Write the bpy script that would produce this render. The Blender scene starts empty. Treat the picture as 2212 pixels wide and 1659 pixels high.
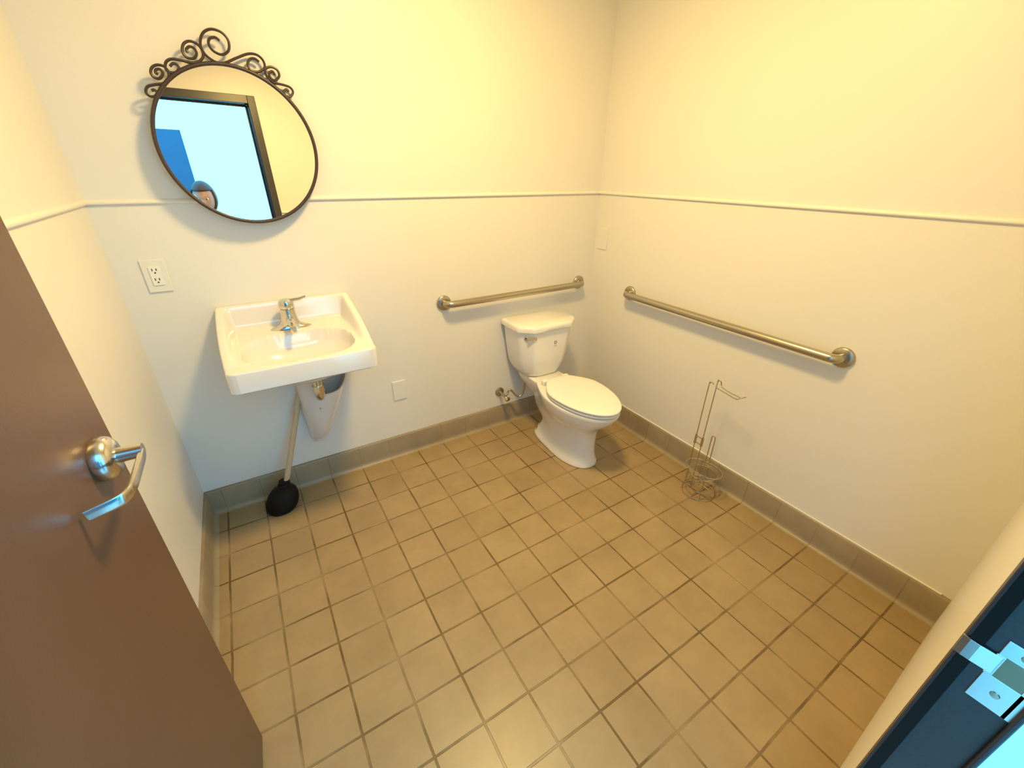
import bpy, bmesh, math, random
from mathutils import Vector, Matrix, Euler
random.seed(7)
sc = bpy.context.scene
COL = sc.collection

# ---------------------------------------------------------------- camera
CAM = Vector((-1.8307, -1.9938, 1.4525))
cd = bpy.data.cameras.new('camera')
cam = bpy.data.objects.new('camera', cd); COL.objects.link(cam)
cam.location = CAM
cam.rotation_euler = (math.radians(63.019), math.radians(-0.644), math.radians(-31.770))
cd.sensor_width = 36.0; cd.lens = 14.816; cd.clip_start = 0.005; cd.clip_end = 60
sc.camera = cam

# ---------------------------------------------------------------- view + world
sc.view_settings.view_transform = 'Standard'; sc.view_settings.look = 'None'
sc.view_settings.gamma = 1.0; sc.view_settings.use_curve_mapping = False
sc.view_settings.exposure = 0.07
w = bpy.data.worlds.new('world'); sc.world = w; w.use_nodes = True
w.node_tree.nodes['Background'].inputs[0].default_value = (0.115, 0.60, 1.0, 1)
w.node_tree.nodes['Background'].inputs[1].default_value = 5.6

# ---------------------------------------------------------------- room lamp
LX, LY = -1.13, -.95
LCOL = (1.0, 0.675, 0.225)
ld = bpy.data.lights.new('ceiling_bulb', 'POINT'); ld.energy = 5.0; ld.color = LCOL
ld.shadow_soft_size = 0.08
lamp = bpy.data.objects.new('ceiling_bulb', ld); COL.objects.link(lamp)
lamp.location = (LX, LY, 2.25)
la = bpy.data.lights.new('ceiling_diffuser', 'AREA'); la.shape = 'DISK'; la.size = .26; la.energy = 33.5; la.color = LCOL
lamp2 = bpy.data.objects.new('ceiling_diffuser', la); COL.objects.link(lamp2)
lamp2.location = (LX, LY, 2.37)

# ================================================================ helpers
def link(name, me, parent=None):
    o = bpy.data.objects.new(name, me); COL.objects.link(o)
    if parent is not None: o.parent = parent
    return o
class MB:
    """collects shapes, builds one mesh"""
    def __init__(s): s.v = []; s.f = []
    def add(s, vs, fs):
        n = len(s.v); s.v += [Vector(v) for v in vs]; s.f += [tuple(i + n for i in f) for f in fs]; return s
    def box(s, a, b, M=None):
        x0, y0, z0 = a; x1, y1, z1 = b
        vs = [Vector(p) for p in ((x0,y0,z0),(x1,y0,z0),(x1,y1,z0),(x0,y1,z0),(x0,y0,z1),(x1,y0,z1),(x1,y1,z1),(x0,y1,z1))]
        if M is not None: vs = [M @ v for v in vs]
        return s.add(vs, [(0,3,2,1),(4,5,6,7),(0,1,5,4),(1,2,6,5),(2,3,7,6),(3,0,4,7)])
    def rings(s, R, cap0=True, cap1=True, closed=False):
        n = len(R[0]); vs = [p for r in R for p in r]; fs = []
        m = len(R)
        for i in range(m if closed else m - 1):
            a = i * n; b = ((i + 1) % m) * n
            for k in range(n):
                k2 = (k + 1) % n
                fs.append((a + k, a + k2, b + k2, b + k))
        if not closed:
            if cap0: fs.append(tuple(reversed(range(n))))
            if cap1: fs.append(tuple((m - 1) * n + k for k in range(n)))
        return s.add(vs, fs)
    def tube(s, path, r, seg=12, closed=False, flat=None):
        P = [Vector(p) for p in path]; n = len(P); R = []
        rr = r if isinstance(r, (list, tuple)) else [r] * n
        def tan(i):
            if closed: t = P[(i + 1) % n] - P[i - 1]
            elif i == 0: t = P[1] - P[0]
            elif i == n - 1: t = P[-1] - P[-2]
            else: t = (P[i + 1] - P[i]).normalized() + (P[i] - P[i - 1]).normalized()
            return t.normalized()
        t0 = tan(0); up = Vector((0, 0, 1)) if abs(t0.z) < .9 else Vector((1, 0, 0))
        N = (up - up.dot(t0) * t0).normalized()
        for i in range(n):
            t = tan(i); N = (N - N.dot(t) * t).normalized(); B = t.cross(N)
            R.append([P[i] + rr[i] * (math.cos(a) * N + math.sin(a) * B) for a in (2 * math.pi * k / seg for k in range(seg))])
        return s.rings(R, closed=closed)
    def lathe(s, prof, M=None, seg=40, cap0=True, cap1=True):
        """prof: (radius, height) pairs around +Z"""
        R = []
        for r, h in prof:
            ring = [Vector((r * math.cos(a), r * math.sin(a), h)) for a in (2 * math.pi * k / seg for k in range(seg))]
            R.append([M @ p for p in ring] if M is not None else ring)
        return s.rings(R, cap0, cap1)
    def build(s, name, mat, parent=None, smooth=True, bevel=0, sub=0, ang=40):
        me = bpy.data.meshes.new(name); me.from_pydata([tuple(v) for v in s.v], [], s.f)
        bm = bmesh.new(); bm.from_mesh(me); bmesh.ops.recalc_face_normals(bm, faces=bm.faces)
        bm.to_mesh(me); bm.free()
        me.materials.append(mat)
        o = link(name, me, parent)
        if smooth:
            for p in me.polygons: p.use_smooth = True
            me.set_sharp_from_angle(angle=math.radians(ang))
        if bevel:
            m = o.modifiers.new('bevel', 'BEVEL'); m.width = bevel; m.segments = 3; m.limit_method = 'ANGLE'
        if sub:
            m = o.modifiers.new('sub', 'SUBSURF'); m.levels = sub; m.render_levels = sub
        return o
def tag(o, label=None, cat=None, group=None, kind=None):
    if label: o['label'] = label
    if cat: o['category'] = cat
    if group: o['group'] = group
    if kind: o['kind'] = kind
    return o
def thing(name, label, cat, loc=(0, 0, 0), group=None):
    o = bpy.data.objects.new(name, None); COL.objects.link(o); o.location = loc; o.empty_display_size = .05
    return tag(o, label, cat, group)
def settle(root):
    """parts are modelled in room coordinates; move them under their thing's base"""
    inv = Matrix.Translation(-root.location)
    for ch in root.children:
        ch.matrix_parent_inverse = inv
def crom(P, k=6, closed=False):
    """Catmull-Rom through the points"""
    P = [Vector(p) for p in P]; n = len(P); out = []
    for i in range(n if closed else n - 1):
        p0 = P[(i - 1) % n] if closed or i > 0 else P[0]
        p1 = P[i]; p2 = P[(i + 1) % n]
        p3 = P[(i + 2) % n] if closed or i + 2 < n else P[-1]
        for j in range(k):
            t = j / k
            out.append(.5 * ((2 * p1) + (p2 - p0) * t + (2 * p0 - 5 * p1 + 4 * p2 - p3) * t * t + (3 * p1 - p0 - 3 * p2 + p3) * t ** 3))
    if not closed: out.append(P[-1])
    return out
def sm(a, b, x):
    t = max(0., min(1., (x - a) / (b - a))); return t * t * (3 - 2 * t)
def lerp(a, b, t): return a + (b - a) * t

# ================================================================ materials
def mat(name, col, rough=.5, metal=0., noise=0., nscale=8., bump=0., bscale=200., coat=0., spec=.5, col2=None):
    m = bpy.data.materials.new(name); m.use_nodes = True; nt = m.node_tree; b = nt.nodes['Principled BSDF']
    b.inputs['Roughness'].default_value = rough; b.inputs['Metallic'].default_value = metal
    b.inputs['Coat Weight'].default_value = coat; b.inputs['Coat Roughness'].default_value = .08
    b.inputs['Specular IOR Level'].default_value = spec
    tc = nt.nodes.new('ShaderNodeTexCoord')
    n = nt.nodes.new('ShaderNodeTexNoise'); n.inputs['Scale'].default_value = nscale; n.inputs['Detail'].default_value = 5
    nt.links.new(tc.outputs['Object'], n.inputs['Vector'])
    mx = nt.nodes.new('ShaderNodeMix'); mx.data_type = 'RGBA'
    c2 = col2 or tuple(c * (1 - noise) for c in col)
    mx.inputs[6].default_value = (*col, 1); mx.inputs[7].default_value = (*c2, 1)
    nt.links.new(n.outputs['Fac'], mx.inputs[0]); nt.links.new(mx.outputs[2], b.inputs['Base Color'])
    if bump:
        n2 = nt.nodes.new('ShaderNodeTexNoise'); n2.inputs['Scale'].default_value = bscale; n2.inputs['Detail'].default_value = 3
        nt.links.new(tc.outputs['Object'], n2.inputs['Vector'])
        bp = nt.nodes.new('ShaderNodeBump'); bp.inputs['Strength'].default_value = bump; bp.inputs['Distance'].default_value = .002
        nt.links.new(n2.outputs['Fac'], bp.inputs['Height']); nt.links.new(bp.outputs['Normal'], b.inputs['Normal'])
    return m
M_wall = mat('painted_wall', (.80, .79, .75), .42, noise=.04, nscale=2.5, bump=.12, bscale=160)
M_ceil = mat('ceiling_paint', (.82, .81, .78), .8, noise=.03)
M_trim = mat('painted_rail', (.80, .79, .75), .38, noise=.03)
M_china = mat('white_china', (.86, .85, .82), .12, noise=.015, nscale=3, coat=.5)
M_sink = mat('sink_china', (.78, .75, .73), .14, noise=.015, nscale=3, coat=.4)
M_seat = mat('seat_plastic', (.87, .86, .82), .22, noise=.01, coat=.2)
M_chrome = mat('chrome', (.68, .66, .62), .17, metal=1., noise=.05)
M_lever = mat('brushed_chrome', (.72, .70, .67), .20, metal=1., noise=.05)
M_satin = mat('satin_steel', (.50, .45, .37), .30, metal=1., noise=.10, nscale=30)
M_wire = mat('bright_wire', (.62, .56, .46), .22, metal=1., noise=.1)
M_iron = mat('dark_wrought_iron', (.055, .035, .03), .40, noise=.3, nscale=40)
M_glass = mat('mirror_silver', (.96, .96, .96), .004, metal=1.)
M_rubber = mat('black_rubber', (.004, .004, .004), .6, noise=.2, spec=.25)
M_wood = mat('pale_wood_handle', (.62, .49, .31), .5, noise=.2, nscale=20)
M_plast = mat('ivory_plastic', (.80, .79, .75), .30, noise=.02)
M_dark = mat('dark_slot', (.03, .025, .02), .5)
M_door = mat('brown_door_paint', (.150, .082, .050), .36, nscale=3.5, col2=(.105, .052, .035), bump=.08, bscale=300)
M_frame = mat('dark_frame_paint', (.050, .050, .060), .35, noise=.35, nscale=30, bump=.1)
M_strike = mat('strike_steel', (.75, .78, .80), .25, metal=1., noise=.1)
M_brass = mat('dull_brass', (.30, .26, .18), .35, metal=1.)
M_ground = mat('pale_concrete', (.68, .60, .54), .8, noise=.15, nscale=3)
M_panel = mat('blue_painted_door', (.040, .085, .15), .5, noise=.2)
M_mark = mat('grey_print', (.30, .30, .30), .5)

def grid_mat(name, c1, c2, grout, tx, ty, p, mortar=.0042, axis='XY', rough=.35, wear=True, bumpd=.0015, tone=.12):
    """square tiles with grout lines at tx + n*p, ty + n*p"""
    m = bpy.data.materials.new(name); m.use_nodes = True; nt = m.node_tree; L = nt.links; b = nt.nodes['Principled BSDF']
    tc = nt.nodes.new('ShaderNodeTexCoord')
    mp = nt.nodes.new('ShaderNodeMapping')
    mp.inputs['Location'].default_value = (-tx + p * 40, -ty + p * 40, 0)
    if axis == 'YZ':
        sx = nt.nodes.new('ShaderNodeSeparateXYZ'); cx = nt.nodes.new('ShaderNodeCombineXYZ')
        L.new(tc.outputs['Object'], sx.inputs[0]); L.new(sx.outputs['Y'], cx.inputs['X']); L.new(sx.outputs['Z'], cx.inputs['Y'])
        L.new(cx.outputs[0], mp.inputs['Vector'])
    elif axis == 'XZ':
        sx = nt.nodes.new('ShaderNodeSeparateXYZ'); cx = nt.nodes.new('ShaderNodeCombineXYZ')
        L.new(tc.outputs['Object'], sx.inputs[0]); L.new(sx.outputs['X'], cx.inputs['X']); L.new(sx.outputs['Z'], cx.inputs['Y'])
        L.new(cx.outputs[0], mp.inputs['Vector'])
    else:
        L.new(tc.outputs['Object'], mp.inputs['Vector'])
    # slight wobble of the grout
    nz = nt.nodes.new('ShaderNodeTexNoise'); nz.inputs['Scale'].default_value = 9; L.new(tc.outputs['Object'], nz.inputs['Vector'])
    vs = nt.nodes.new('ShaderNodeVectorMath'); vs.operation = 'SCALE'; vs.inputs['Scale'].default_value = .004
    vo = nt.nodes.new('ShaderNodeVectorMath'); vo.operation = 'SUBTRACT'; vo.inputs[1].default_value = (.5, .5, .5)
    L.new(nz.outputs['Color'], vo.inputs[0]); L.new(vo.outputs[0], vs.inputs[0])
    va = nt.nodes.new('ShaderNodeVectorMath'); va.operation = 'ADD'; L.new(mp.outputs[0], va.inputs[0]); L.new(vs.outputs[0], va.inputs[1])
    br = nt.nodes.new('ShaderNodeTexBrick'); br.offset = 0; br.squash = 1
    br.inputs['Scale'].default_value = 1; br.inputs['Brick Width'].default_value = p; br.inputs['Row Height'].default_value = p
    br.inputs['Mortar Size'].default_value = mortar; br.inputs['Mortar Smooth'].default_value = .35; br.inputs['Bias'].default_value = 0
    br.inputs['Color1'].default_value = (*c1, 1); br.inputs['Color2'].default_value = (*c2, 1); br.inputs['Mortar'].default_value = (*c1, 1)
    L.new(va.outputs[0], br.inputs['Vector'])
    # broad soiling of the tile
    n1 = nt.nodes.new('ShaderNodeTexNoise'); n1.inputs['Scale'].default_value = 6; n1.inputs['Detail'].default_value = 6; n1.inputs['Roughness'].default_value = .65
    L.new(tc.outputs['Object'], n1.inputs['Vector'])
    r1 = nt.nodes.new('ShaderNodeMapRange'); r1.inputs[1].default_value = .3; r1.inputs[2].default_value = .75; r1.inputs[3].default_value = 1.0; r1.inputs[4].default_value = 1 - tone * 2
    L.new(n1.outputs['Fac'], r1.inputs[0])
    mul = nt.nodes.new('ShaderNodeMix'); mul.data_type = 'RGBA'; mul.blend_type = 'MULTIPLY'; mul.inputs[0].default_value = 1
    L.new(br.outputs['Color'], mul.inputs[6]); L.new(r1.outputs[0], mul.inputs[7])
    # grout: dark where dirty, nearly tile coloured where clean
    n2 = nt.nodes.new('ShaderNodeTexNoise'); n2.inputs['Scale'].default_value = 5.5; n2.inputs['Detail'].default_value = 3
    L.new(tc.outputs['Object'], n2.inputs['Vector'])
    r2 = nt.nodes.new('ShaderNodeMapRange'); r2.inputs[1].default_value = .36; r2.inputs[2].default_value = .60; r2.inputs[3].default_value = .28 if wear else 1; r2.inputs[4].default_value = 1.0
    L.new(n2.outputs['Fac'], r2.inputs[0])
    gm = nt.nodes.new('ShaderNodeMath'); gm.operation = 'MULTIPLY'; L.new(br.outputs['Fac'], gm.inputs[0]); L.new(r2.outputs[0], gm.inputs[1])
    mx = nt.nodes.new('ShaderNodeMix'); mx.data_type = 'RGBA'; mx.inputs[7].default_value = (*grout, 1)
    L.new(gm.outputs[0], mx.inputs[0]); L.new(mul.outputs[2], mx.inputs[6]); L.new(mx.outputs[2], b.inputs['Base Color'])
    b.inputs['Roughness'].default_value = rough
    bp = nt.nodes.new('ShaderNodeBump'); bp.invert = True; bp.inputs['Strength'].default_value = .6; bp.inputs['Distance'].default_value = bumpd
    L.new(br.outputs['Fac'], bp.inputs['Height']); L.new(bp.outputs['Normal'], b.inputs['Normal'])
    return m
TX, TY, TP = -1.5423, -0.7800, 0.15606
M_floor = grid_mat('quarry_tile', (.41, .295, .155), (.375, .265, .135), (.135, .085, .03), TX, TY, TP)
BC = ((.39, .32, .21), (.36, .29, .19), (.24, .19, .12))
M_base_x = grid_mat('cove_tile_x', *BC, TX, -.03, TP, mortar=.002, axis='XZ', rough=.4)
M_base_y = grid_mat('cove_tile_y', *BC, TY, -.03, TP, mortar=.002, axis='YZ', rough=.4)

# ================================================================ the room
W, H = 2.2297, 2.44
YF0, YFS = -1.986, 0.027            # the doorway wall: y = YF0 + YFS*x (it is slightly out of square)
def yf(x): return YF0 + YFS * x
YO = -2.081                          # its outer face
XR, XL, HEAD = -1.230, -2.140, 2.057 # door opening

def struct(name, mb, m, **k):
    return tag(mb.build(name, m, **k), kind='structure')
struct('floor', MB().box((-W - .1, YO + .001, -.08), (.1, .1, 0)), M_floor, smooth=False)
struct('ceiling', MB().box((-W - .1, YO, H), (.1, .1, H + .08)), M_ceil, smooth=False)
struct('wall_back', MB().box((-W - .1, 0, 0), (.1, .1, H)), M_wall, smooth=False)
struct('wall_right', MB().box((0, YO, 0), (.1, 0, H)), M_wall, smooth=False)
struct('wall_left', MB().box((-W - .1, YO, 0), (-W, 0, H)), M_wall, smooth=False)
fw = MB()
def fslab(x0, x1, z0, z1):
    fw.add([(x0,YO,z0),(x1,YO,z0),(x1,yf(x1),z0),(x0,yf(x0),z0),(x0,YO,z1),(x1,YO,z1),(x1,yf(x1),z1),(x0,yf(x0),z1)],
           [(0,3,2,1),(4,5,6,7),(0,1,5,4),(1,2,6,5),(2,3,7,6),(3,0,4,7)])
fslab(XR + .004, 0, 0, H); fslab(-W, XL - .004, 0, H); fslab(XL - .004, XR + .004, HEAD + .004, H)
struct('wall_front', fw, M_wall, smooth=False)

# chair rail (rounded painted strip) on the back, right, left and doorway walls
RZ = 1.332
def rail(name, p0, p1, n):
    """p0->p1 along the wall, n = outward normal"""
    prof = [(0, 0), (.006, .0005), (.0085, .003), (.0092, .007), (.008, .011), (.0045, .0145), (0, .016)]
    n = Vector(n); R = [[Vector(p) + n * d + Vector((0, 0, RZ + h)) for d, h in prof] for p in (p0, p1)]
    return struct(name, MB().rings(R), M_trim, ang=60)
rail('trim_1', (-W, 0, 0), (0, 0, 0), (0, -1, 0))
rail('trim_2', (0, 0, 0), (0, yf(0), 0), (-1, 0, 0))
rail('trim_3', (-W, 0, 0), (-W, yf(-W), 0), (1, 0, 0))
rail('trim_4', (XR + .052, yf(XR + .052), 0), (0, yf(0), 0), (0, 1, 0))

# tiled cove base, 127 mm high
def cove(name, p0, p1, n, m):
    prof = [(0, 0), (.028, 0), (.020, .0025), (.014, .008), (.0115, .017), (.011, .03), (.011, .118), (.0085, .1245), (.004, .127), (0, .127)]
    n = Vector(n); R = [[Vector(p) + n * d + Vector((0, 0, h)) for d, h in prof] for p in (p0, p1)]
    return struct(name, MB().rings(R), m, ang=50)
cove('baseboard_back', (-W, 0, 0), (0, 0, 0), (0, -1, 0), M_base_x)
cove('baseboard_right', (0, 0, 0), (0, yf(0), 0), (-1, 0, 0), M_base_y)
cove('baseboard_left', (-W, 0, 0), (-W, yf(-W), 0), (1, 0, 0), M_base_y)
# painted-over caulk line on top of the right-hand base
struct('trim_5', MB().tube([(-.003, -.02, .1285), (-.003, -1.96, .1285)], .0035, 8), M_trim)

# ---------------------------------------------------------------- door frame and door
yj0, yj1 = -2.0145, -2.0835
fr = MB()
fr.box((XR, yj1, 0), (XR + .05, yj0, HEAD + .05))                      # strike jamb
def face_box(x0, x1, z0, z1):                                         # front follows the wall, 4 mm proud of it
    fr.add([(x0,yj1,z0),(x1,yj1,z0),(x1,yf(x1)+.004,z0),(x0,yf(x0)+.004,z0),(x0,yj1,z1),(x1,yj1,z1),(x1,yf(x1)+.004,z1),(x0,yf(x0)+.004,z1)],
           [(0,3,2,1),(4,5,6,7),(0,1,5,4),(1,2,6,5),(2,3,7,6),(3,0,4,7)])
face_box(XL - .05, XL, 0, HEAD + .05)
face_box(XL, XR, HEAD, HEAD + .05)
fr.box((XR - .012, yj1, 0), (XR, yj1 + .006, HEAD))                    # stop
fr.box((XL, yj1, HEAD - .012), (XR, yj1 + .006, HEAD))
frame = struct('door_2', fr, M_frame, smooth=False, bevel=.0025)
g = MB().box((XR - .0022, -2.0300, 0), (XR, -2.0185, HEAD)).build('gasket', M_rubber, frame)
# strike plate on the jamb
sp = MB()
zs0, zs1 = .895, 1.012
xp = XR - .0018
sp.box((xp, -2.074, .990), (XR, -2.041, zs1)); sp.box((xp, -2.074, zs0 + .02), (XR, -2.041, .958)); sp.box((xp, -2.0795, zs0 + .02), (XR, -2.070, zs1))
sp.box((xp - .0012, -2.0475, .958), (xp + .001, -2.040, .990))
lip = [( -2.046, -.0005), (-2.036, -.0012), (-2.028, -.0018), (-2.020, -.0016), (-2.0135, -.0002)]
R = [[Vector((xp - .0012 + d, y, .961)), Vector((xp + .001 + d, y, .961)), Vector((xp + .001 + d, y, .988)), Vector((xp - .0012 + d, y, .988))] for y, d in lip]
sp.rings(R)
plate = sp.build('strike_plate', M_strike, frame, smooth=False, bevel=.0005); plate['label'] = 'bright steel strike plate'
MB().box((xp + .0005, -2.071, .957), (XR, -2.046, .991)).build('latch_hole', M_brass, plate)
for z in (.937, 1.001):
    MB().lathe([(.0001, 0), (.0042, 0), (.0038, .0012), (.0001, .0014)], Matrix.Translation((xp, -2.058, z)) @ Matrix.Rotation(-math.pi / 2, 4, 'Y'), 16).build('screw', M_satin, plate)

# door leaf, swung about 87 degrees into the room
hx, hy = XL + .002, -1.990
ex, ey = -2.0975, -1.106
dirv = Vector((ex - hx, ey - hy, 0)); Ld = dirv.length; dirv.normalize(); nrm = Vector((dirv.y, -dirv.x, 0))  # toward the room (+x)
MD = Matrix.Translation((hx, hy, 0)) @ Matrix(((dirv.x, -nrm.x, 0, 0), (dirv.y, -nrm.y, 0, 0), (0, 0, 1, 0), (0, 0, 0, 1)))
# local: x along leaf, y away from the visible face, z up
door = struct('door_1', MB().box((0, 0, .008), (Ld, .044, 2.045), MD), M_door, smooth=False, bevel=.0015)
def DL(x, y, z): return MD @ Vector((x, y, z))
rx = Ld - .085
hm = MB().lathe([(.0001, 0), (.034, 0), (.036, .003), (.036, .012), (.033, .020), (.026, .025), (.015, .027), (.0001, .027)],
                MD @ Matrix.Translation((rx, 0, 1.035)) @ Matrix.Rotation(math.pi / 2, 4, 'X'), 40)
han = hm.build('door_handle', M_lever, door); han['label'] = 'chrome lever handle on round rose'
hl = MB().lathe([(.0001, .02), (.0135, .02), (.012, .034), (.0115, .0585), (.0001, .0585)], MD @ Matrix.Translation((rx, 0, 1.035)) @ Matrix.Rotation(math.pi / 2, 4, 'X'), 24)
hl.build('neck', M_chrome, han)
# flat curved lever: runs along the leaf towards the hinge, then turns back to the door
pts = crom([(rx + .010, -.052, 1.030), (rx - .004, -.056, 1.030), (rx - .05, -.0575, 1.029), (rx - .090, -.057, 1.027), (rx - .106, -.051, 1.024), (rx - .113, -.040, 1.021), (rx - .119, -.008, 1.015)], 5)
R = []
for i, p in enumerate(pts):
    t = (pts[min(i + 1, len(pts) - 1)] - pts[max(i - 1, 0)]).normalized(); up = Vector((0, 0, 1)); sd = t.cross(up).normalized(); up = sd.cross(t)
    hw_, ht = .0095, .004
    if i == 0: hw_ *= .6
    R.append([MD @ (p + up * hw_ * math.copysign(abs(math.cos(a)) ** .6, math.cos(a)) + sd * ht * math.copysign(abs(math.sin(a)) ** .6, math.sin(a))) for a in (2 * math.pi * k / 16 for k in range(16))])
MB().rings(R).build('lever', M_lever, han)
for z in (.25, 1.03, 1.80):
    MB().lathe([(.0001, -.045), (.006, -.045), (.006, .045), (.0001, .045)], Matrix.Translation((hx - .006, hy + .001, z)), 14).build('hinge', M_satin, door)

# ---------------------------------------------------------------- outside, seen through the doorway in the mirror
struct('ground', MB().box((-14, -20, -.08), (10, YO, -.002)), M_ground, smooth=False)
struct('wall_outside', MB().box((-7, -4.6, -.002), (-1.45, -4.0, 2.18)), M_panel, smooth=False)

# ================================================================ ceiling light
t = thing('ceiling_light', 'round ceiling light fixture above the middle of the room', 'light', (LX, LY, H))
MB().lathe([(.0001, H - .001), (.15, H - .001), (.15, H - .03), (.135, H - .05), (.0001, H - .055)], Matrix.Translation((LX, LY, 0))).build('canopy', M_satin, t)
settle(t)

# ================================================================ mirror
A, B = math.radians(2.95), math.radians(4.5)
nM = Vector((math.sin(B) * math.cos(A), -math.cos(B) * math.cos(A), math.sin(A)))
uM = Vector((.99691733, .0784591, 0)); vM = uM.cross(-nM); vM = vM if vM.z > 0 else -vM
PM = Vector((-1.738, -.045, 1.506))
def mp_(x, y, d=0.): return PM + uM * x + vM * y + nM * d
def rM(a): return .2425
t = thing('mirror', 'round mirror in thin dark iron frame with scrollwork on top, above the sink', 'mirror', PM)
N = 96
ang = [2 * math.pi * k / N for k in range(N)]
c0 = (-.004, .003)
MB().tube([mp_(c0[0] + rM(a) * math.cos(a), c0[1] + rM(a) * math.sin(a), 0) for a in ang], .0062, 10, closed=True).build('frame', M_iron, t)
MB().rings([[mp_(c0[0] + rM(a) * math.cos(a) * .99, c0[1] + rM(a) * math.sin(a) * .99, d) for a in ang] for d in (-.0045, -.0005)]).build('glass', M_glass, t, smooth=False)
MB().rings([[mp_(c0[0] + rM(a) * math.cos(a) * .985, c0[1] + rM(a) * math.sin(a) * .985, d) for a in ang] for d in (-.008, -.0048)]).build('backing', M_dark, t, smooth=False)
SCROLL = [
 [(0.0062,0.3084),(-0.0043,0.3153),(-0.0208,0.3099),(-0.0273,0.2952),(-0.02,0.2788),(0.002,0.2711),(0.0247,0.2846),(0.0312,0.3112),(0.0175,0.3308),(-0.0091,0.3357),(-0.0338,0.3236),(-0.0488,0.2991),(-0.0495,0.2767),(-0.038,0.2591),(-0.0132,0.2466),(0.0106,0.2516),(0.0411,0.2661),(0.0798,0.2827),(0.1069,0.2836),(0.1228,0.2695),(0.1221,0.2488),(0.0999,0.2352),(0.0784,0.2375),(0.0724,0.2525),(0.0822,0.2683),(0.0971,0.272),(0.1093,0.2642)],
 [(-0.0899,0.2647),(-0.093,0.2721),(-0.0819,0.2811),(-0.0706,0.2774),(-0.0679,0.264),(-0.0796,0.2512),(-0.0955,0.251),(-0.1039,0.2605),(-0.1031,0.2732),(-0.0945,0.2875),(-0.0784,0.2954),(-0.0599,0.2908),(-0.05,0.275),(-0.053,0.2572),(-0.0704,0.2424),(-0.0921,0.2389),(-0.1153,0.242),(-0.1392,0.2422),(-0.1553,0.2328),(-0.1617,0.2168),(-0.1545,0.2066),(-0.1389,0.2072),(-0.127,0.219),(-0.1293,0.229),(-0.1391,0.2306),(-0.1489,0.2223)],
 [(-0.1853,0.1988),(-0.1911,0.2016),(-0.187,0.2099),(-0.1765,0.2117),(-0.1729,0.2012),(-0.1853,0.1875),(-0.1981,0.1889),(-0.203,0.2003),(-0.1954,0.2146),(-0.18,0.2225),(-0.1626,0.2194),(-0.1571,0.2036),(-0.1649,0.1847),(-0.1807,0.1745),(-0.2039,0.1694),(-0.2224,0.1625),(-0.2307,0.1479),(-0.2248,0.138),(-0.2125,0.138),(-0.2032,0.1469),(-0.2064,0.1553),(-0.2154,0.1528)],
 [(0.1514,0.2311),(0.1455,0.242),(0.1332,0.2341),(0.1343,0.2208),(0.1481,0.2164),(0.1641,0.2305),(0.1615,0.2476),(0.1441,0.2544),(0.1259,0.2474),(0.1214,0.2336),(0.127,0.222),(0.1421,0.2088),(0.1692,0.2056),(0.192,0.1999),(0.1993,0.1865),(0.1882,0.1723),(0.1727,0.1721),(0.1687,0.1838),(0.1795,0.1927),(0.1859,0.1861)]]
for S_ in SCROLL:
    pts = crom([(x, y, 0) for x, y in S_], 6)
    MB().tube([mp_(p.x, p.y, 0) for p in pts], .0040, 8).build('scroll', M_iron, t)
hk = mp_(0, .20, -.008)
MB().tube([hk, (hk.x, .001, hk.z)], .004, 8).build('hanger', M_iron, t)
settle(t)

# ================================================================ sink
XS = -1.7225
t = thing('sink', 'white rectangular wall-hung sink with raised back, below the mirror', 'sink', (XS, 0, .765))
NXs, NYs = 96, 84
Y0, Y1 = -.457, -.001
HW = .2475
def hws(y):
    w_ = HW + .008 * math.sin(math.pi * (y - Y0) / (Y1 - Y0))
    r = .028
    if y < Y0 + r: w_ -= r - math.sqrt(max(0, r * r - (Y0 + r - y) ** 2))
    return w_
def zrim(y):
    if y > -.034: return .957 - .003 * sm(-.034, 0, y)
    return lerp(.957, .842, min(1, (-.034 - y) / .36)) if y > -.394 else .842
def zs(u, y):
    au = abs(u)
    wall_ = .030 + .006 * sm(-.4, -.05, y)
    m = sm(0, .026, HW - wall_ + .012 - au) * sm(0, .022, -.040 - y) * sm(0, .020, y + .432)
    deck = lerp(.866, .842, max(0, min(1, (-.06 - y) / .36)))
    z = lerp(zrim(y), min(deck, zrim(y)), m)
    q = (au / .192) ** 2.7 + (abs(y + .302) / .134) ** 2.7
    if q < 1: z -= .115 * (1 - q) ** .55 * sm(1, .86, q)
    # soft rounding towards the outer edge
    e = min(HW - au, y - Y0)
    if e < .010: z -= .007 * (1 - math.sqrt(max(0, 1 - (1 - max(e, 0) / .010) ** 2)))
    return z
def ws(i, n):      # finer near the edges
    s = i / n; return .5 - .5 * math.cos(math.pi * s) if True else s
vs, fs = [], []
for j in range(NYs + 1):
    y = lerp(Y0, Y1, lerp(j / NYs, ws(j, NYs), .6)); hw_ = hws(y)
    for i in range(NXs + 1):
        s = lerp(i / NXs, ws(i, NXs), .6) * 2 - 1
        vs.append((XS + s * hw_, y, zs(s * HW, y)))
nn = NXs + 1
for j in range(NYs):
    for i in range(NXs): fs.append((j * nn + i, j * nn + i + 1, (j + 1) * nn + i + 1, (j + 1) * nn + i))
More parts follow.
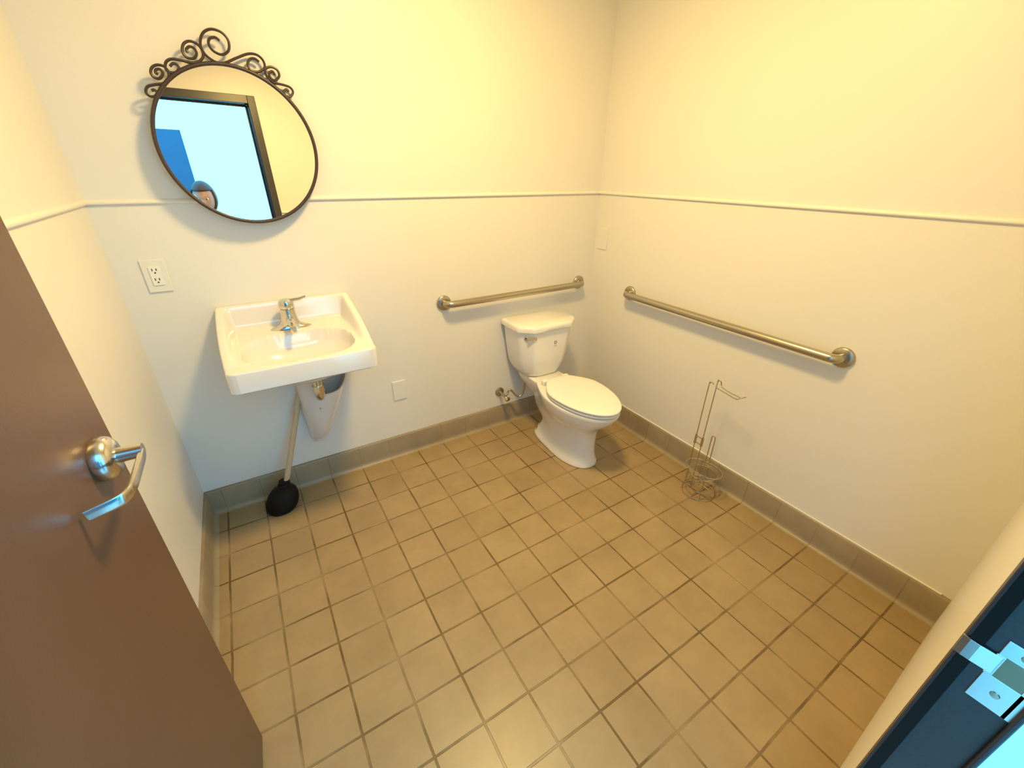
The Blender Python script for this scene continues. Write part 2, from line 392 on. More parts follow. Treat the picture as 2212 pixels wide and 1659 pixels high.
# skirt down to the underside
loop = [i for i in range(nn)] + [j * nn + NXs for j in range(1, NYs + 1)] + [NYs * nn + i for i in range(NXs - 1, -1, -1)] + [j * nn for j in range(NYs - 1, 0, -1)]
prev = loop
for dz, ins in ((.0, .0), (.0, .012)):
    base = len(vs)
    for k in loop:
        x, y, _ = vs[k]
        cx, cy = XS, -.22
        z = .768 if ins == 0 else .760
        vs.append((x + (cx - x) * ins * 4, y + (cy - y) * ins * 4 if y < -.01 else y, z))
    nl = len(loop)
    for k in range(nl): fs.append((prev[k], prev[(k + 1) % nl], base + (k + 1) % nl, base + k))
    prev = list(range(base, base + nl))
fs.append(tuple(prev))
sk = MB().add(vs, fs)
bul = []
for zz, f_ in ((.762, 1.0), (.745, .97), (.72, .86), (.705, .66), (.698, .35)):
    bul.append([Vector((XS + .175 * f_ * math.cos(a), -.265 + .125 * f_ * math.sin(a), zz)) for a in (2 * math.pi * k / 40 for k in range(40))])
sk.rings(bul)
sk.build('basin', M_sink, t, ang=50)
MB().lathe([(.0001, 0), (.021, 0), (.023, .002), (.019, .004), (.0001, .003)], Matrix.Translation((XS, -.292, .7315)), 28).build('drain', M_chrome, t)
# faucet
fx, fy, fz = -1.727, -.112, .858
fb = MB(); R = []
for k_, (ax, ay, h) in enumerate([(.0775, .027, 0), (.0775, .027, .006), (.070, .024, .012), (.052, .023, .016), (.040, .027, .022), (.032, .0275, .034), (.028, .027, .06), (.0265, .0265, .085), (.0001, .0001, .086)]):
    R.append([Vector((fx + ax * math.cos(a), fy + ay * math.sin(a), fz + h)) for a in (2 * math.pi * q / 40 for q in range(40))])
faucet = fb.rings(R).build('faucet', M_chrome, t); faucet['label'] = 'chrome single-lever faucet'
pts = crom([(fx, fy - .010, fz + .040), (fx, fy - .045, fz + .046), (fx, fy - .085, fz + .043), (fx, fy - .108, fz + .034)], 5)
MB().tube(pts, [lerp(.016, .0115, i / (len(pts) - 1)) for i in range(len(pts))], 18).lathe([(.0001, 0), (.0105, 0), (.0115, .003), (.0115, .014), (.0001, .014)], Matrix.Translation((fx, fy - .106, fz + .016)), 20).build('spout', M_chrome, faucet)
hd = MB().lathe([(.0001, .086), (.0255, .086), (.0285, .091), (.0285, .106), (.025, .117), (.014, .122), (.0001, .123)], Matrix.Translation((fx, fy, fz)), 30)
lv = crom([(fx - .004, fy, fz + .113), (fx + .025, fy - .004, fz + .117), (fx + .050, fy - .008, fz + .120), (fx + .074, fy - .012, fz + .127)], 5)
R = []
for i, p in enumerate(lv):
    s = i / (len(lv) - 1); wd = lerp(.013, .009, s)
    R.append([p + Vector((0, wd * math.cos(a), lerp(.0075, .005, s) * math.sin(a))) for a in (2 * math.pi * q / 14 for q in range(14))])
hd.rings(R).build('lever', M_chrome, faucet)
# half-funnel china cover with the trap inside
sh = MB()
def shroud(th, s, off):
    """th 0..pi from left wall line round the front to the right wall line; s 0 bottom .. 1 top"""
    z = lerp(.268, ztop(th), s)
    f = ((z - .268) / .49) ** .62 if z > .268 else 0
    xl = -1.750 - .012 * sm(.268, .45, z); xr = -1.674 + .144 * ((min(z, .60) - .268) / .332) ** .9 if z > .268 else -1.674
    xc = (xl + xr) / 2; hw_ = (xr - xl) / 2 + off; dp = .048 + .152 * f + off
    c, s_ = math.cos(th), math.sin(th)
    return Vector((xc - hw_ * math.copysign(abs(c) ** .85, c), -dp * abs(s_) ** .85, z))
def ztop(th):
    d = math.degrees(th)
    return lerp(.757, .548, sm(52, 80, d)) + .045 * sm(115, 180, d)
NT, NS = 56, 30
for off, key in ((0, 0), (-.007, 1)):
    vs = [shroud(math.pi * i / NT, j / NS, off) for j in range(NS + 1) for i in range(NT + 1)]
    fs = [(j * (NT + 1) + i, j * (NT + 1) + i + 1, (j + 1) * (NT + 1) + i + 1, (j + 1) * (NT + 1) + i) for j in range(NS) for i in range(NT)]
    sh.add(vs, fs)
n1 = (NT + 1) * (NS + 1); top = NS * (NT + 1)
sh.f += [(top + i, top + i + 1, n1 + top + i + 1, n1 + top + i) for i in range(NT)]
# rounded closed tip
tip = [shroud(math.pi * i / NT, 0, 0) for i in range(NT + 1)]
prev = tip
for k in range(1, 6):
    a = k / 5 * math.pi / 2
    cur = [Vector((-1.712 + (p.x + 1.712) * math.cos(a), p.y * math.cos(a), .268 - .028 * math.sin(a))) for p in tip]
    sh.add(prev + cur, [(i, i + 1, NT + 2 + i, NT + 1 + i) for i in range(NT)]); prev = cur
so = sh.build('trap_cover', M_sink, t, ang=60); so['label'] = 'white china cover hanging over the trap'
bpy.context.view_layer.update()
mk = MB().lathe([(.0001, 0), (.004, 0), (.0035, .002), (.0001, .002)], Matrix.Translation((-1.690, -.140, .478)) @ Matrix.Rotation(math.pi / 2, 4, 'X'), 12)
mk.build('bolt', M_satin, so)
tp_ = crom([(XS + .035, -.20, .70), (XS + .038, -.20, .60), (XS + .040, -.195, .575), (XS + .042, -.17, .553), (XS + .044, -.135, .560), (XS + .044, -.12, .60), (XS + .044, -.08, .63), (XS + .044, -.005, .63)], 6)
MB().tube(tp_, .0195, 20).lathe([(.0001, 0), (.026, 0), (.026, .028), (.0001, .028)], Matrix.Translation((XS + .038, -.20, .595)), 8).build('trap_pipe', M_chrome, t)
settle(t)

# ================================================================ toilet
XT = -.472
t = thing('toilet', 'white two-piece toilet with closed elongated lid in the corner', 'toilet', (XT, -.40, 0))
def egg0(f, b, hw_, wy, bw, z, n=56, xo=0., ex=.85):
    out = []
    for k in range(n):
        a = 2 * math.pi * k / n; c, s = math.cos(a), math.sin(a)
        if s > 0:
            y = wy + (b - wy) * s ** .8; x = math.copysign(abs(c) ** .45, c) * lerp(hw_, bw, sm(0, 1, s))
        else:
            y = wy + (wy - f) * -((-s) ** 1.0); x = math.copysign(abs(c) ** ex, c) * hw_
        out.append(Vector((XT + xo + x, y, z)))
    return out
bo = MB()
secs = [(-.650, -.190, .102, -.47, .100, 0.), (-.656, -.185, .107, -.47, .104, .004), (-.655, -.187, .106, -.47, .103, .018), (-.647, -.205, .100, -.47, .094, .030), (-.640, -.200, .095, -.47, .080, .055),
        (-.636, -.225, .092, -.47, .068, .085), (-.634, -.232, .092, -.47, .066, .115), (-.635, -.215, .093, -.475, .064, .14), (-.637, -.175, .095, -.475, .066, .165), (-.642, -.150, .099, -.48, .070, .20), (-.660, -.150, .110, -.485, .076, .235), (-.695, -.165, .128, -.49, .086, .265),
        (-.734, -.206, .146, -.49, .094, .295), (-.760, -.200, .157, -.49, .100, .325), (-.774, -.195, .162, -.49, .104, .348), (-.779, -.193, .164, -.49, .106, .361), (-.778, -.194, .162, -.49, .105, .368), (-.770, -.200, .155, -.49, .10, .3705)]
bo.rings([egg0(f, b, h_, wy, bw, z + .010 * sm(.12, .30, z), xo=-.010 * sm(.12, .30, z), ex=lerp(.85, 1.0, sm(.2, .33, z))) for f, b, h_, wy, bw, z in secs])
# shelf that carries the tank
def rrect(x0, x1, y0, y1, z, r=.03, n=5):
    pts = []
    for cx, cy, a0 in ((x1 - r, y1 - r, 0), (x0 + r, y1 - r, 90), (x0 + r, y0 + r, 180), (x1 - r, y0 + r, 270)):
        for k in range(n + 1):
            a = math.radians(a0 + 90 * k / n); pts.append(Vector((cx + r * math.cos(a), cy + r * math.sin(a), z)))
    return pts
bo.rings([rrect(XT - w_, XT + w_, y0, y1, z) for w_, y0, y1, z in ((.050, -.26, -.15, .23), (.070, -.28, -.12, .275), (.092, -.30, -.05, .325), (.104, -.31, -.04, .360), (.104, -.31, -.04, .372), (.097, -.30, -.045, .3765))])
bo.build('bowl', M_china, t, ang=55)
for sx in (-1, 1):
    MB().lathe([(.0001, 0), (.013, 0), (.012, .007), (.007, .012), (.0001, .013)], Matrix.Translation((XT + sx * .080, -.31, .028)), 18).build('bolt_cap', M_seat, t)
def slab(f, b, hw_, wy, bw, z0, z1, dome=0., rd=.006):
    def egg(*a): return egg0(*a, xo=-.013, ex=1.05)
    R = [egg(f + rd, b - rd, hw_ - rd, wy, bw - rd, z0), egg(f, b, hw_, wy, bw, z0 + rd * .7), egg(f, b, hw_, wy, bw, z1 - rd * .8), egg(f + rd * .4, b - rd * .4, hw_ - rd * .4, wy, bw - rd * .4, z1 - rd * .25), egg(f + rd * 1.4, b - rd * 1.4, hw_ - rd * 1.4, wy, bw - rd * 1.4, z1)]
    if dome: R += [egg(lerp(f, wy, q), lerp(b, wy, q), hw_ * (1 - q), wy, bw * (1 - q), z1 + dome * (1 - (1 - q) ** 2)) for q in (.3, .6, .97)]
    return MB().rings(R)
slab(-.783, -.330, .158, -.50, .106, .3830, .3985).build('seat', M_seat, t, ang=60)
lid = slab(-.788, -.318, .161, -.50, .109, .4015, .4165, dome=.003).build('seat_lid', M_seat, t, ang=60)
for sx in (-1, 1):
    MB().box((XT - .012 + sx * .070 - .020, -.325, .380), (XT - .012 + sx * .070 + .020, -.293, .408)).build('hinge', M_seat, t, bevel=.006)
# tank: chamfered plan, tapering to the base
def oct_(hw_, yb, yf_, cx, cy, z, n=4):
    P = [(-hw_, yb), (-hw_, yf_ + cy), (-hw_ + cx, yf_), (0, yf_ - .004), (hw_ - cx, yf_), (hw_, yf_ + cy), (hw_, yb)]
    out = []
    for i, (x, y) in enumerate(P):
        a = Vector((*P[i - 1], 0)); b_ = Vector((x, y, 0)); c = Vector((*P[(i + 1) % len(P)], 0))
        r = .018 if i in (1, 2, 4, 5) else (.012 if i != 3 else .03)
        p = b_ + (a - b_).normalized() * r; q = b_ + (c - b_).normalized() * r
        for k in range(n + 1):
            s = k / n; v = p * (1 - s) ** 2 + b_ * 2 * s * (1 - s) + q * s * s
            out.append(Vector((XT + v.x, v.y, z)))
    return out
tk = MB().rings([oct_(.110, -.045, -.190, .05, .035, .377), oct_(.124, -.038, -.208, .055, .04, .384), oct_(.140, -.032, -.217, .057, .045, .415), oct_(.155, -.028, -.224, .060, .05, .45), oct_(.165, -.026, -.230, .062, .052, .50),
                 oct_(.176, -.024, -.236, .066, .055, .58), oct_(.184, -.022, -.240, .068, .058, .664)])
tank = tk.build('tank', M_china, t, ang=50)
MB().rings([oct_(.188, -.018, -.246, .070, .060, .6645), oct_(.196, -.012, -.254, .072, .062, .670), oct_(.197, -.011, -.256, .072, .062, .690), oct_(.193, -.015, -.252, .072, .062, .699), oct_(.183, -.025, -.242, .070, .060, .7035)]).build('tank_lid', M_china, t, ang=50)
fl = MB().lathe([(.0001, 0), (.013, 0), (.012, .008), (.0001, .010)], Matrix.Translation((XT - .148, -.207, .633)) @ Matrix.Rotation(math.radians(-40), 4, 'Z') @ Matrix.Rotation(math.pi / 2, 4, 'X'), 20)
fl.box((-.004, -.006, -.010), (.052, .002, .010), Matrix.Translation((XT - .152, -.226, .633)) @ Matrix.Rotation(math.radians(-14), 4, 'Z'))
fo = fl.build('flush_lever', M_chrome, t, bevel=.002); fo['label'] = 'small chrome flush lever'
# small printed badge on the tank front
bd = MB().box((XT + .012, -.2400, .566), (XT + .042, -.2365, .604)).build('badge', M_plast, tank)
gm = MB()
for k in range(4):
    a = math.radians(45 + 90 * k)
    gm.box((-.0045, -.0005, .0035), (.0045, .0005, .0105), Matrix.Translation((XT + .027, -.2402, .588)) @ Matrix.Rotation(a, 4, 'Y'))
gm.box((XT + .019, -.2406, .570), (XT + .035, -.2398, .572))
gm.build('badge_print', M_mark, tank)
settle(t)

# ---------------------------------------------------------------- water valve and hose
t = thing('water_valve', 'small chrome shut-off valve with grey hose beside the toilet', 'valve', (-.668, 0, .225))
MB().lathe([(.0001, 0), (.030, 0), (.029, .005), (.018, .011), (.0001, .012)], Matrix.Translation((-.672, 0, .225)) @ Matrix.Rotation(math.pi / 2, 4, 'X'), 28).build('escutcheon', M_satin, t)
MB().tube([(-.672, -.008, .225), (-.668, -.070, .222)], .009, 16).tube([(-.668, -.062, .222), (-.648, -.062, .240)], .008, 14).build('valve_body', M_satin, t)
R = [[Vector((-.664, -.078, .208)) + Matrix.Rotation(math.radians(18), 4, 'Z') @ Vector((.019 * f * math.cos(a), -d, .012 * f * math.sin(a))) for a in (2 * math.pi * k / 24 for k in range(24))] for d, f in ((0, .7), (.003, 1), (.010, 1), (.014, .75))]
MB().rings(R).tube([(-.668, -.066, .220), (-.664, -.082, .208)], .005, 10).build('valve_knob', M_wire, t)
hp = crom([(-.650, -.062, .240), (-.640, -.066, .258), (-.622, -.072, .246), (-.606, -.080, .222), (-.585, -.088, .208), (-.563, -.092, .222), (-.553, -.096, .262), (-.552, -.102, .320), (-.556, -.105, .372)], 6)
hs = MB().tube(hp, .0058, 12).lathe([(.0001, 0), (.012, 0), (.012, .022), (.0001, .022)], Matrix.Translation((-.556, -.105, .366)), 6).build('supply_hose', M_satin, t)
settle(t)

# ================================================================ grab bars
def grab(label, p0, p1, n):
    """p0, p1: flange centres on the wall, n the wall's normal"""
    p0, p1, n = Vector(p0), Vector(p1), Vector(n); d = (p1 - p0).normalized()
    t = thing('grab_bar', label, 'grab bar', tuple((p0 + p1) / 2), None)
    o = .052; r = .030
    path = [p0 + n * .004]
    path += [p0 + n * (o - r) + n * r * math.sin(a) + d * r * (1 - math.cos(a)) for a in (math.pi / 2 * k / 7 for k in range(8))]
    path += [p1 + n * (o - r) + n * r * math.sin(a) - d * r * (1 - math.cos(a)) for a in (math.pi / 2 * k / 7 for k in range(7, -1, -1))]
    path += [p1 + n * .004]
    MB().tube(path, .0172, 24).build('bar', M_satin, t)
    q = n.to_track_quat('Z', 'Y').to_matrix().to_4x4()
    for p in (p0, p1):
        MB().lathe([(.0001, 0), (.0385, 0), (.0395, .003), (.0385, .009), (.034, .013), (.019, .0145), (.0001, .0145)], Matrix.Translation(p) @ q, 36).build('flange', M_satin, t)
    settle(t)
grab('shorter steel grab bar on the back wall above the toilet tank', (-1.004, 0, .835), (-.110, 0, .839), (0, -1, 0))
grab('longer steel grab bar on the right-hand wall', (0, -.334, .833), (0, -1.415, .838), (-1, 0, 0))

# ================================================================ outlet and cover plates
t = thing('power_outlet', 'white double power outlet on the back wall, left of the sink', 'outlet', (-2.113, 0, 1.093))
oc = MB().box((-2.149, -.006, 1.035), (-2.077, 0, 1.151)).build('cover_plate', M_plast, t, bevel=.002)
MB().box((-2.1295, -.0095, 1.060), (-2.0965, -.004, 1.126)).build('outlet_face', M_china, t, bevel=.001)
for z in (1.076, 1.110):
    s_ = MB()
    s_.box((-2.1205, -.0105, z + .002), (-2.1180, -.0090, z + .010)); s_.box((-2.1085, -.0105, z + .002), (-2.1060, -.0090, z + .010))
    s_.lathe([(.0001, 0), (.0026, 0), (.0026, .0012), (.0001, .0012)], Matrix.Translation((-2.113, -.0092, z - .005)) @ Matrix.Rotation(math.pi / 2, 4, 'X'), 10)
    s_.build('socket', M_dark, t)
settle(t)
o = MB().box((-1.322, -.006, .347), (-1.251, 0, .456)).build('blank_plate', M_plast, bevel=.002)
tag(o, 'blank wall plate low on the back wall between sink and toilet', 'wall plate')
o = MB().box((-.005, -.103, 1.035), (0, -.026, 1.153)).build('switch_plate', M_trim, bevel=.002)
tag(o, 'painted-over wall plate beside the corner on the right-hand wall', 'wall plate')

# ================================================================ plunger
pb = Vector((-1.947, -.124, 0)); pt = Vector((-1.716, -.028, .62))
hv = (Vector((-1.778, -.042, .455)) - Vector((-1.903, -.116, .120))).normalized()
t = thing('plunger', 'black rubber plunger with pale wooden handle leaning under the sink', 'plunger', tuple(pb))
MB().lathe([(.054, 0), (.064, .004), (.070, .018), (.071, .042), (.066, .068), (.054, .090), (.038, .102), (.027, .108), (.024, .113), (.028, .117), (.028, .123), (.024, .127), (.024, .140), (.0001, .140)],
           Matrix.Translation(pb) @ Matrix.Shear('XY', 4, (.28, .05)), 40).build('cup', M_rubber, t, ang=60)
top_ = Vector((-1.903, -.116, .120))
MB().tube([top_, top_ + hv * .49], .0125, 16).build('handle', M_wood, t)
settle(t)

# ================================================================ toilet roll stand
t = thing('toilet_roll_stand', 'empty wire toilet roll stand by the right-hand wall', 'roll stand', (-.13, -1.082, 0))
cxs, cys = -.130, -1.082
def ring(r, z, n=40): return [(cxs + r * math.cos(2 * math.pi * k / n), cys + r * math.sin(2 * math.pi * k / n), z) for k in range(n)]
rw = .0024
b_ = MB().tube(ring(.078, rw), rw, 8, True)
for r, z in ((.070, .045), (.066, .115), (.070, .122)): b_.tube(ring(r, z), rw, 8, True)
for a in (40, 130, 220, 310):
    a = math.radians(a); b_.tube(crom([(cxs + r * math.cos(a), cys + r * math.sin(a), z) for r, z in ((.078, .003), (.071, .045), (.067, .115), (.070, .14))], 4), rw, 8)
b_.tube([(cxs - .070, cys, .045), (cxs + .070, cys, .045)], rw, 8).tube([(cxs, cys - .070, .045), (cxs, cys + .070, .045)], rw, 8)
# waisted upper rim
up = []
for k in range(60):
    a = 2 * math.pi * k / 60; r = .074 + .014 * math.cos(2 * a + math.pi * .95)
    up.append((cxs + r * math.cos(a), cys + r * math.sin(a), .143))
b_.tube(up, rw, 8, True)
b_.build('basket', M_wire, t)
X_ = -.120
pl = MB().tube(crom([(X_, -.996, .004), (X_, -.996, .30), (X_, -.996, .560), (X_, -.999, .578), (X_, -1.008, .586), (X_, -1.018, .580)], 5), rw, 8)
pl.tube(crom([(X_, -1.033, .004), (X_, -1.033, .30), (X_, -1.033, .585), (X_, -1.036, .603), (X_, -1.046, .608), (X_, -1.052, .600), (X_, -1.054, .588)], 5), rw, 8)
pl.build('pole', M_wire, t)
MB().tube([(X_, -.996, .243), (X_, -.996, .292)], .006, 12).tube([(X_, -1.033, .243), (X_, -1.033, .292)], .006, 12).tube([(X_, -.996, .285), (X_, -1.033, .285)], .003, 8).tube([(X_, -.996, .250), (X_, -1.033, .250)], .003, 8).build('clamp', M_wire, t)
MB().tube(crom([(X_ - .002, -1.033, .578), (X_ - .012, -1.040, .577), (X_ - .026, -1.095, .577), (X_ - .036, -1.145, .577), (X_ - .030, -1.158, .577), (X_ - .016, -1.158, .577), (X_ - .008, -1.145, .577), (X_ - .004, -1.10, .577), (X_, -1.056, .584)], 5), rw, 8).tube(crom([(X_ - .022, -1.158, .577), (X_ - .012, -1.166, .582), (X_ - .006, -1.176, .590)], 4), rw, 8).build('roll_arm', M_wire, t)
MB().tube(crom([(X_, -1.075, .045), (X_, -1.075, .20), (X_, -1.075, .315), (X_, -1.079, .328), (X_, -1.087, .328), (X_, -1.092, .316), (X_, -1.093, .20), (X_, -1.095, .045)], 5), rw, 8).build('roll_guide', M_wire, t)
settle(t)

# ================================================================ the photographer, standing outside the doorway (seen in the mirror)
M_skin = mat('skin', (.50, .27, .17), .5, noise=.1)
M_hair = mat('brown_hair', (.085, .045, .028), .55, noise=.4, nscale=60)
M_shirt = mat('blue_shirt', (.045, .07, .22), .8, noise=.2)
M_jeans = mat('dark_trousers', (.02, .03, .06), .85, noise=.2)
M_shoe = mat('dark_shoe', (.02, .02, .02), .6)
M_phone = mat('phone_body', (.02, .02, .025), .2)
bpy.context.view_layer.update()
CM = cam.matrix_world.copy()
def CL(x, y, z): return CM @ Vector((x, y, z))
def skinned(nodes, edges, extra=None, voxel=.005, smooth=6):
    """one continuous mesh grown around a skeleton"""
    me = bpy.data.meshes.new('tmp'); keys = list(nodes); idx = {k: i for i, k in enumerate(keys)}
    me.from_pydata([tuple(nodes[k][0]) for k in keys], [(idx[a], idx[b]) for a, b in edges], [])
    o = link('tmp', me); m = o.modifiers.new('s', 'SKIN'); m.use_smooth_shade = True
    if not me.skin_vertices: bpy.context.view_layer.update()
    sv = me.skin_vertices[0].data
    for k in keys:
        r = nodes[k][1]; sv[idx[k]].radius = (r, r) if not isinstance(r, tuple) else r
        sv[idx[k]].use_root = idx[k] == 0
    m2 = o.modifiers.new('u', 'SUBSURF'); m2.levels = 2; m2.render_levels = 2
    dg = bpy.context.evaluated_depsgraph_get(); me2 = bpy.data.meshes.new_from_object(o.evaluated_get(dg))
    bpy.data.objects.remove(o)
    if extra:
        bm = bmesh.new(); bm.from_mesh(me2)
        for vs, fs in extra:
            nv = [bm.verts.new(v) for v in vs]
            for f in fs:
                try: bm.faces.new([nv[i] for i in f])
                except ValueError: pass
        bmesh.ops.recalc_face_normals(bm, faces=bm.faces); bm.to_mesh(me2); bm.free()
    o = link('tmp', me2); m = o.modifiers.new('r', 'REMESH'); m.mode = 'VOXEL'; m.voxel_size = voxel; m.use_smooth_shade = True
    m = o.modifiers.new('c', 'SMOOTH'); m.iterations = smooth; m.factor = .5
    dg = bpy.context.evaluated_depsgraph_get(); me3 = bpy.data.meshes.new_from_object(o.evaluated_get(dg))
    bpy.data.objects.remove(o); me3.materials.clear()
    bm = bmesh.new(); bm.from_mesh(me3); bm.verts.ensure_lookup_table(); seen = set(); best = []
    for v in bm.verts:
        if v.index in seen: continue
        st = [v]; seen.add(v.index); comp = []
        while st:
            q = st.pop(); comp.append(q)
            for e in q.link_edges:
                o2 = e.other_vert(q)
                if o2.index not in seen: seen.add(o2.index); st.append(o2)
        if len(comp) > len(best): best = comp
    keep_ = set(v.index for v in best)
    bmesh.ops.delete(bm, geom=[v for v in bm.verts if v.index not in keep_], context='VERTS'); bm.to_mesh(me3); bm.free()
    for p in me3.polygons: p.use_smooth = True
    return me3
HC = Vector((-1.612, -2.375, 1.465))                    # centre of the head
HR = Matrix.Translation(HC) @ Matrix.Rotation(math.radians(16), 4, 'Z') @ Matrix.Rotation(math.radians(-8), 4, 'X')
def head(scale=1., hair=False):
    vs, fs = [], []; NU, NV = 48, 36
    for j in range(NV + 1):
        th = math.pi * j / NV
        for i in range(NU):
            ph = 2 * math.pi * i / NU
            x = math.sin(th) * math.cos(ph); y = math.sin(th) * math.sin(ph); z = math.cos(th)
            p = Vector((x * .074, y * .092, z * .112))
            if z < 0: p.x *= 1 - .30 * z * z; p.y *= (1 - .10 * z * z) if y > 0 else 1 - .35 * z * z
            if not hair:
                def g(cx, cz, sx, sz): return math.exp(-((x - cx) / sx) ** 2 - ((z - cz) / sz) ** 2) if y > 0 else 0
                p.y += .022 * g(0, -.18, .13, .17) - .008 * g(.36, .02, .18, .12) - .008 * g(-.36, .02, .18, .12) + .006 * g(0, .14, .5, .09)
                p.y += .008 * g(0, -.50, .26, .05) + .007 * g(0, -.60, .24, .05) - .005 * g(0, -.55, .26, .018) + .010 * g(0, -.86, .3, .15)
                if abs(y) < .22 and abs(z + .05) < .26: p.x += math.copysign(.014 * math.cos(y / .22 * 1.57) * math.cos((z + .05) / .26 * 1.57), x)
            vs.append(HR @ (p * scale))
    for j in range(NV):
        for i in range(NU):
            a, b, c, d = j * NU + i, j * NU + (i + 1) % NU, (j + 1) * NU + (i + 1) % NU, (j + 1) * NU + i
            fs.append((a, b, c, d))
    return vs, fs
P = {}
P['pelvis'] = (Vector((-1.52, -2.58, .86)), (.135, .10))
P['belly'] = (Vector((-1.535, -2.57, .99)), (.122, .092))
P['chest'] = (Vector((-1.56, -2.53, 1.15)), (.135, .10))
P['upper'] = (Vector((-1.58, -2.49, 1.25)), (.10, .07))
P['neck'] = (Vector((-1.595, -2.44, 1.33)), .050)
P['skull'] = (HC + Vector((.004, -.02, -.03)), .055)
P['shR'] = (Vector((-1.43, -2.48, 1.245)), .056); P['elR'] = (Vector((-1.455, -2.275, 1.155)), .041)
P['shL'] = (Vector((-1.735, -2.49, 1.25)), .056); P['elL'] = (Vector((-1.915, -2.32, 1.16)), .041)
wr, wl = CL(.172, -.080, .070), CL(-.062, -.085, .075)
P['wrR'] = (wr, .027); P['wrL'] = (wl, .027)
P['paR'] = (CL(.160, -.040, .038), (.032, .018)); P['paL'] = (CL(-.052, -.045, .040), (.032, .018))
E_ = [('pelvis', 'belly'), ('belly', 'chest'), ('chest', 'upper'), ('upper', 'neck'), ('neck', 'skull'), ('upper', 'shR'), ('shR', 'elR'), ('elR', 'wrR'), ('wrR', 'paR'), ('upper', 'shL'), ('shL', 'elL'), ('elL', 'wrL'), ('wrL', 'paL')]
for sx, nm in ((-.095, 'l'), (.095, 'r')):
    P['hip' + nm] = (Vector((-1.52 + sx, -2.585, .80)), .088); P['kn' + nm] = (Vector((-1.52 + sx * 1.15, -2.565, .45)), .056)
    P['an' + nm] = (Vector((-1.52 + sx * 1.2, -2.60, .085)), .038); P['to' + nm] = (Vector((-1.52 + sx * 1.4, -2.47, .035)), .030)
    E_ += [('pelvis', 'hip' + nm), ('hip' + nm, 'kn' + nm), ('kn' + nm, 'an' + nm), ('an' + nm, 'to' + nm)]
fing = []
def chain(pts, r0, r1):
    """a finger: tapered tube with a rounded tip, rooted in the palm"""
    c = crom(pts, 5); n = len(c); r = [lerp(r0, r1, i / (n - 1)) for i in range(n)]
    d = (c[-1] - c[-2]).normalized()
    c += [c[-1] + d * r1 * .6, c[-1] + d * r1 * .95]; r += [r1 * .8, r1 * .35]
    m = MB().tube(c, r, 12); fing.append((m.v, m.f))
for k, y in enumerate((.010, -.009, -.028, -.046)):
    ln = (.0, .006, .003, -.008)[k]
    chain([CL(.158, y * .8 - .012, .036), CL(.156, y, .016), CL(.146, y + .001, -.003), CL(.126 - ln, y + .002, -.0060)], .0095, .0075)
    chain([CL(-.050, y * .8 - .014, .038), CL(-.048, y, .022), CL(-.040, y + .001, .011), CL(-.0245, y + .002, .0095)], .0095, .0070)
chain([CL(.158, -.052, .045), CL(.145, -.050, .032), CL(.128, -.040, .0215), CL(.112, -.030, .0205)], .0115, .0085)
chain([CL(-.050, -.056, .046), CL(-.036, -.052, .033), CL(-.018, -.042, .0225), CL(-.002, -.034, .0205)], .0115, .0085)
pr_ = thing('person', 'person in a blue shirt holding up a phone in both hands, seen in the mirror', 'person', (-1.53, -2.56, 0))
bodym = skinned(P, E_, [head()] + fing, .0045, 4); bodym.materials.append(M_skin)
body = link('body', bodym, pr_)
BONES = [(a, b, P[a][0], P[b][0]) for a, b in E_]
def nearest(p):
    best = None
    for a, b, A_, B_ in BONES:
        d = B_ - A_; t = max(0., min(1., (p - A_).dot(d) / d.dot(d))); q = (p - A_ - d * t).length
        ra = P[a][1][0] if isinstance(P[a][1], tuple) else P[a][1]; rb = P[b][1][0] if isinstance(P[b][1], tuple) else P[b][1]
        q /= lerp(ra, rb, t)
        if best is None or q < best[0]: best = (q, a, b, t)
    return best[1:]
def garment(name, m, test, off):
    """cloth that follows the body: the covered part of the skin, pushed outwards"""
    bm = bmesh.new(); bm.from_mesh(bodym)
    bmesh.ops.delete(bm, geom=[v for v in bm.verts if not test(v.co, *nearest(v.co))], context='VERTS')
    bm.normal_update()
    for v in bm.verts: v.co += v.normal * (off + .003 * math.sin(38 * v.co.z + 9 * v.co.x))
    me = bpy.data.meshes.new(name); bm.to_mesh(me); bm.free(); me.materials.clear(); me.materials.append(m)
    for p in me.polygons: p.use_smooth = True
    o = link(name, me, pr_); md = o.modifiers.new('thick', 'SOLIDIFY'); md.thickness = .004
    return o
TOR = {'pelvis', 'belly', 'chest', 'upper'}
garment('shirt', M_shirt, lambda p, a, b, t: (a in TOR and (b in TOR or b in ('shR', 'shL')) and .87 < p.z < 1.31) or (a in ('shR', 'shL') and t < .78), .013)
garment('trousers', M_jeans, lambda p, a, b, t: p.z > .085 and p.z < .94 and (a == 'pelvis' or a[:3] == 'hip' or a[:2] == 'kn'), .009)
hv_, hf_ = head(1.10, True)
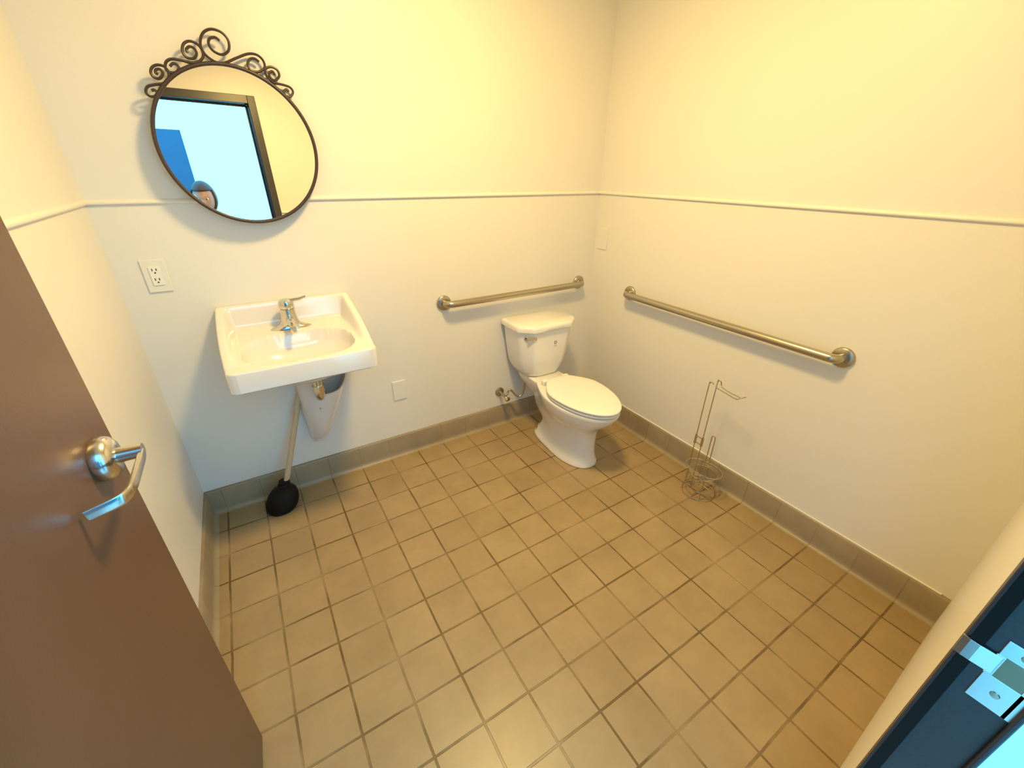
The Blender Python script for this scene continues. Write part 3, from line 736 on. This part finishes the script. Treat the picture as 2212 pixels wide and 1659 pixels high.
hb = MB(); keep = []
inv = HR.inverted()
for f in hf_:
    c = inv @ (sum((hv_[i] for i in f), Vector()) / 4)
    if not (c.y > .035 and c.z < .062) and c.z > -.085: keep.append(f)
hb.v = list(hv_); hb.f = keep
ho = hb.build('hair', M_hair, pr_)
m_ = ho.modifiers.new('thick', 'SOLIDIFY'); m_.thickness = .012; m_.offset = -.5
for sx in (-1, 1):
    ec = HR @ Vector((sx * .0275, .0765, .004))
    ey_ = MB().lathe([(.0001, -.011), (.0075, -.008), (.011, 0), (.0075, .008), (.0001, .011)], Matrix.Translation(ec) @ HR.to_3x3().to_4x4() @ Matrix.Rotation(-math.pi / 2, 4, 'X'), 20)
    eo = ey_.build('eye', M_plast, pr_, sub=1)
    MB().lathe([(.0001, .0102), (.0046, .0096), (.0001, .0112)], Matrix.Translation(ec) @ HR.to_3x3().to_4x4() @ Matrix.Rotation(-math.pi / 2, 4, 'X'), 16).build('iris', M_dark, eo)
for nm in 'lr':
    a_, t_ = P['an' + nm][0], P['to' + nm][0]; d_ = (t_ - a_); d_.z = 0; d_.normalize(); s_ = Vector((-d_.y, d_.x, 0))
    R = []
    for z, w_, l0, l1 in ((-.002, .042, -.055, .185), (.012, .045, -.058, .19), (.045, .043, -.056, .165), (.075, .040, -.052, .08), (.10, .040, -.048, .045)):
        base = Vector((a_.x, a_.y, z)) + d_ * (l0 + l1) / 2
        R.append([base + d_ * (l1 - l0) / 2 * math.cos(q) + s_ * w_ * math.sin(q) for q in (2 * math.pi * k / 28 for k in range(28))])
    MB().rings(R).build('shoe', M_shoe, pr_)
settle(pr_)
ph = thing('phone', 'dark phone held up by the person in the mirror', 'phone', tuple(CL(.06, -.02, .0075)))
pb_ = MB().box((-.016, -.057, .0032), (.132, .016, .0110), CM).build('phone_case', M_phone, ph, bevel=.002)
MB().lathe([(.0001, 0), (.0065, 0), (.0065, .0010), (.0001, .0010)], CM @ Matrix.Translation((.004, -.018, .0024)), 20).build('lens', M_glass, ph)
settle(ph)
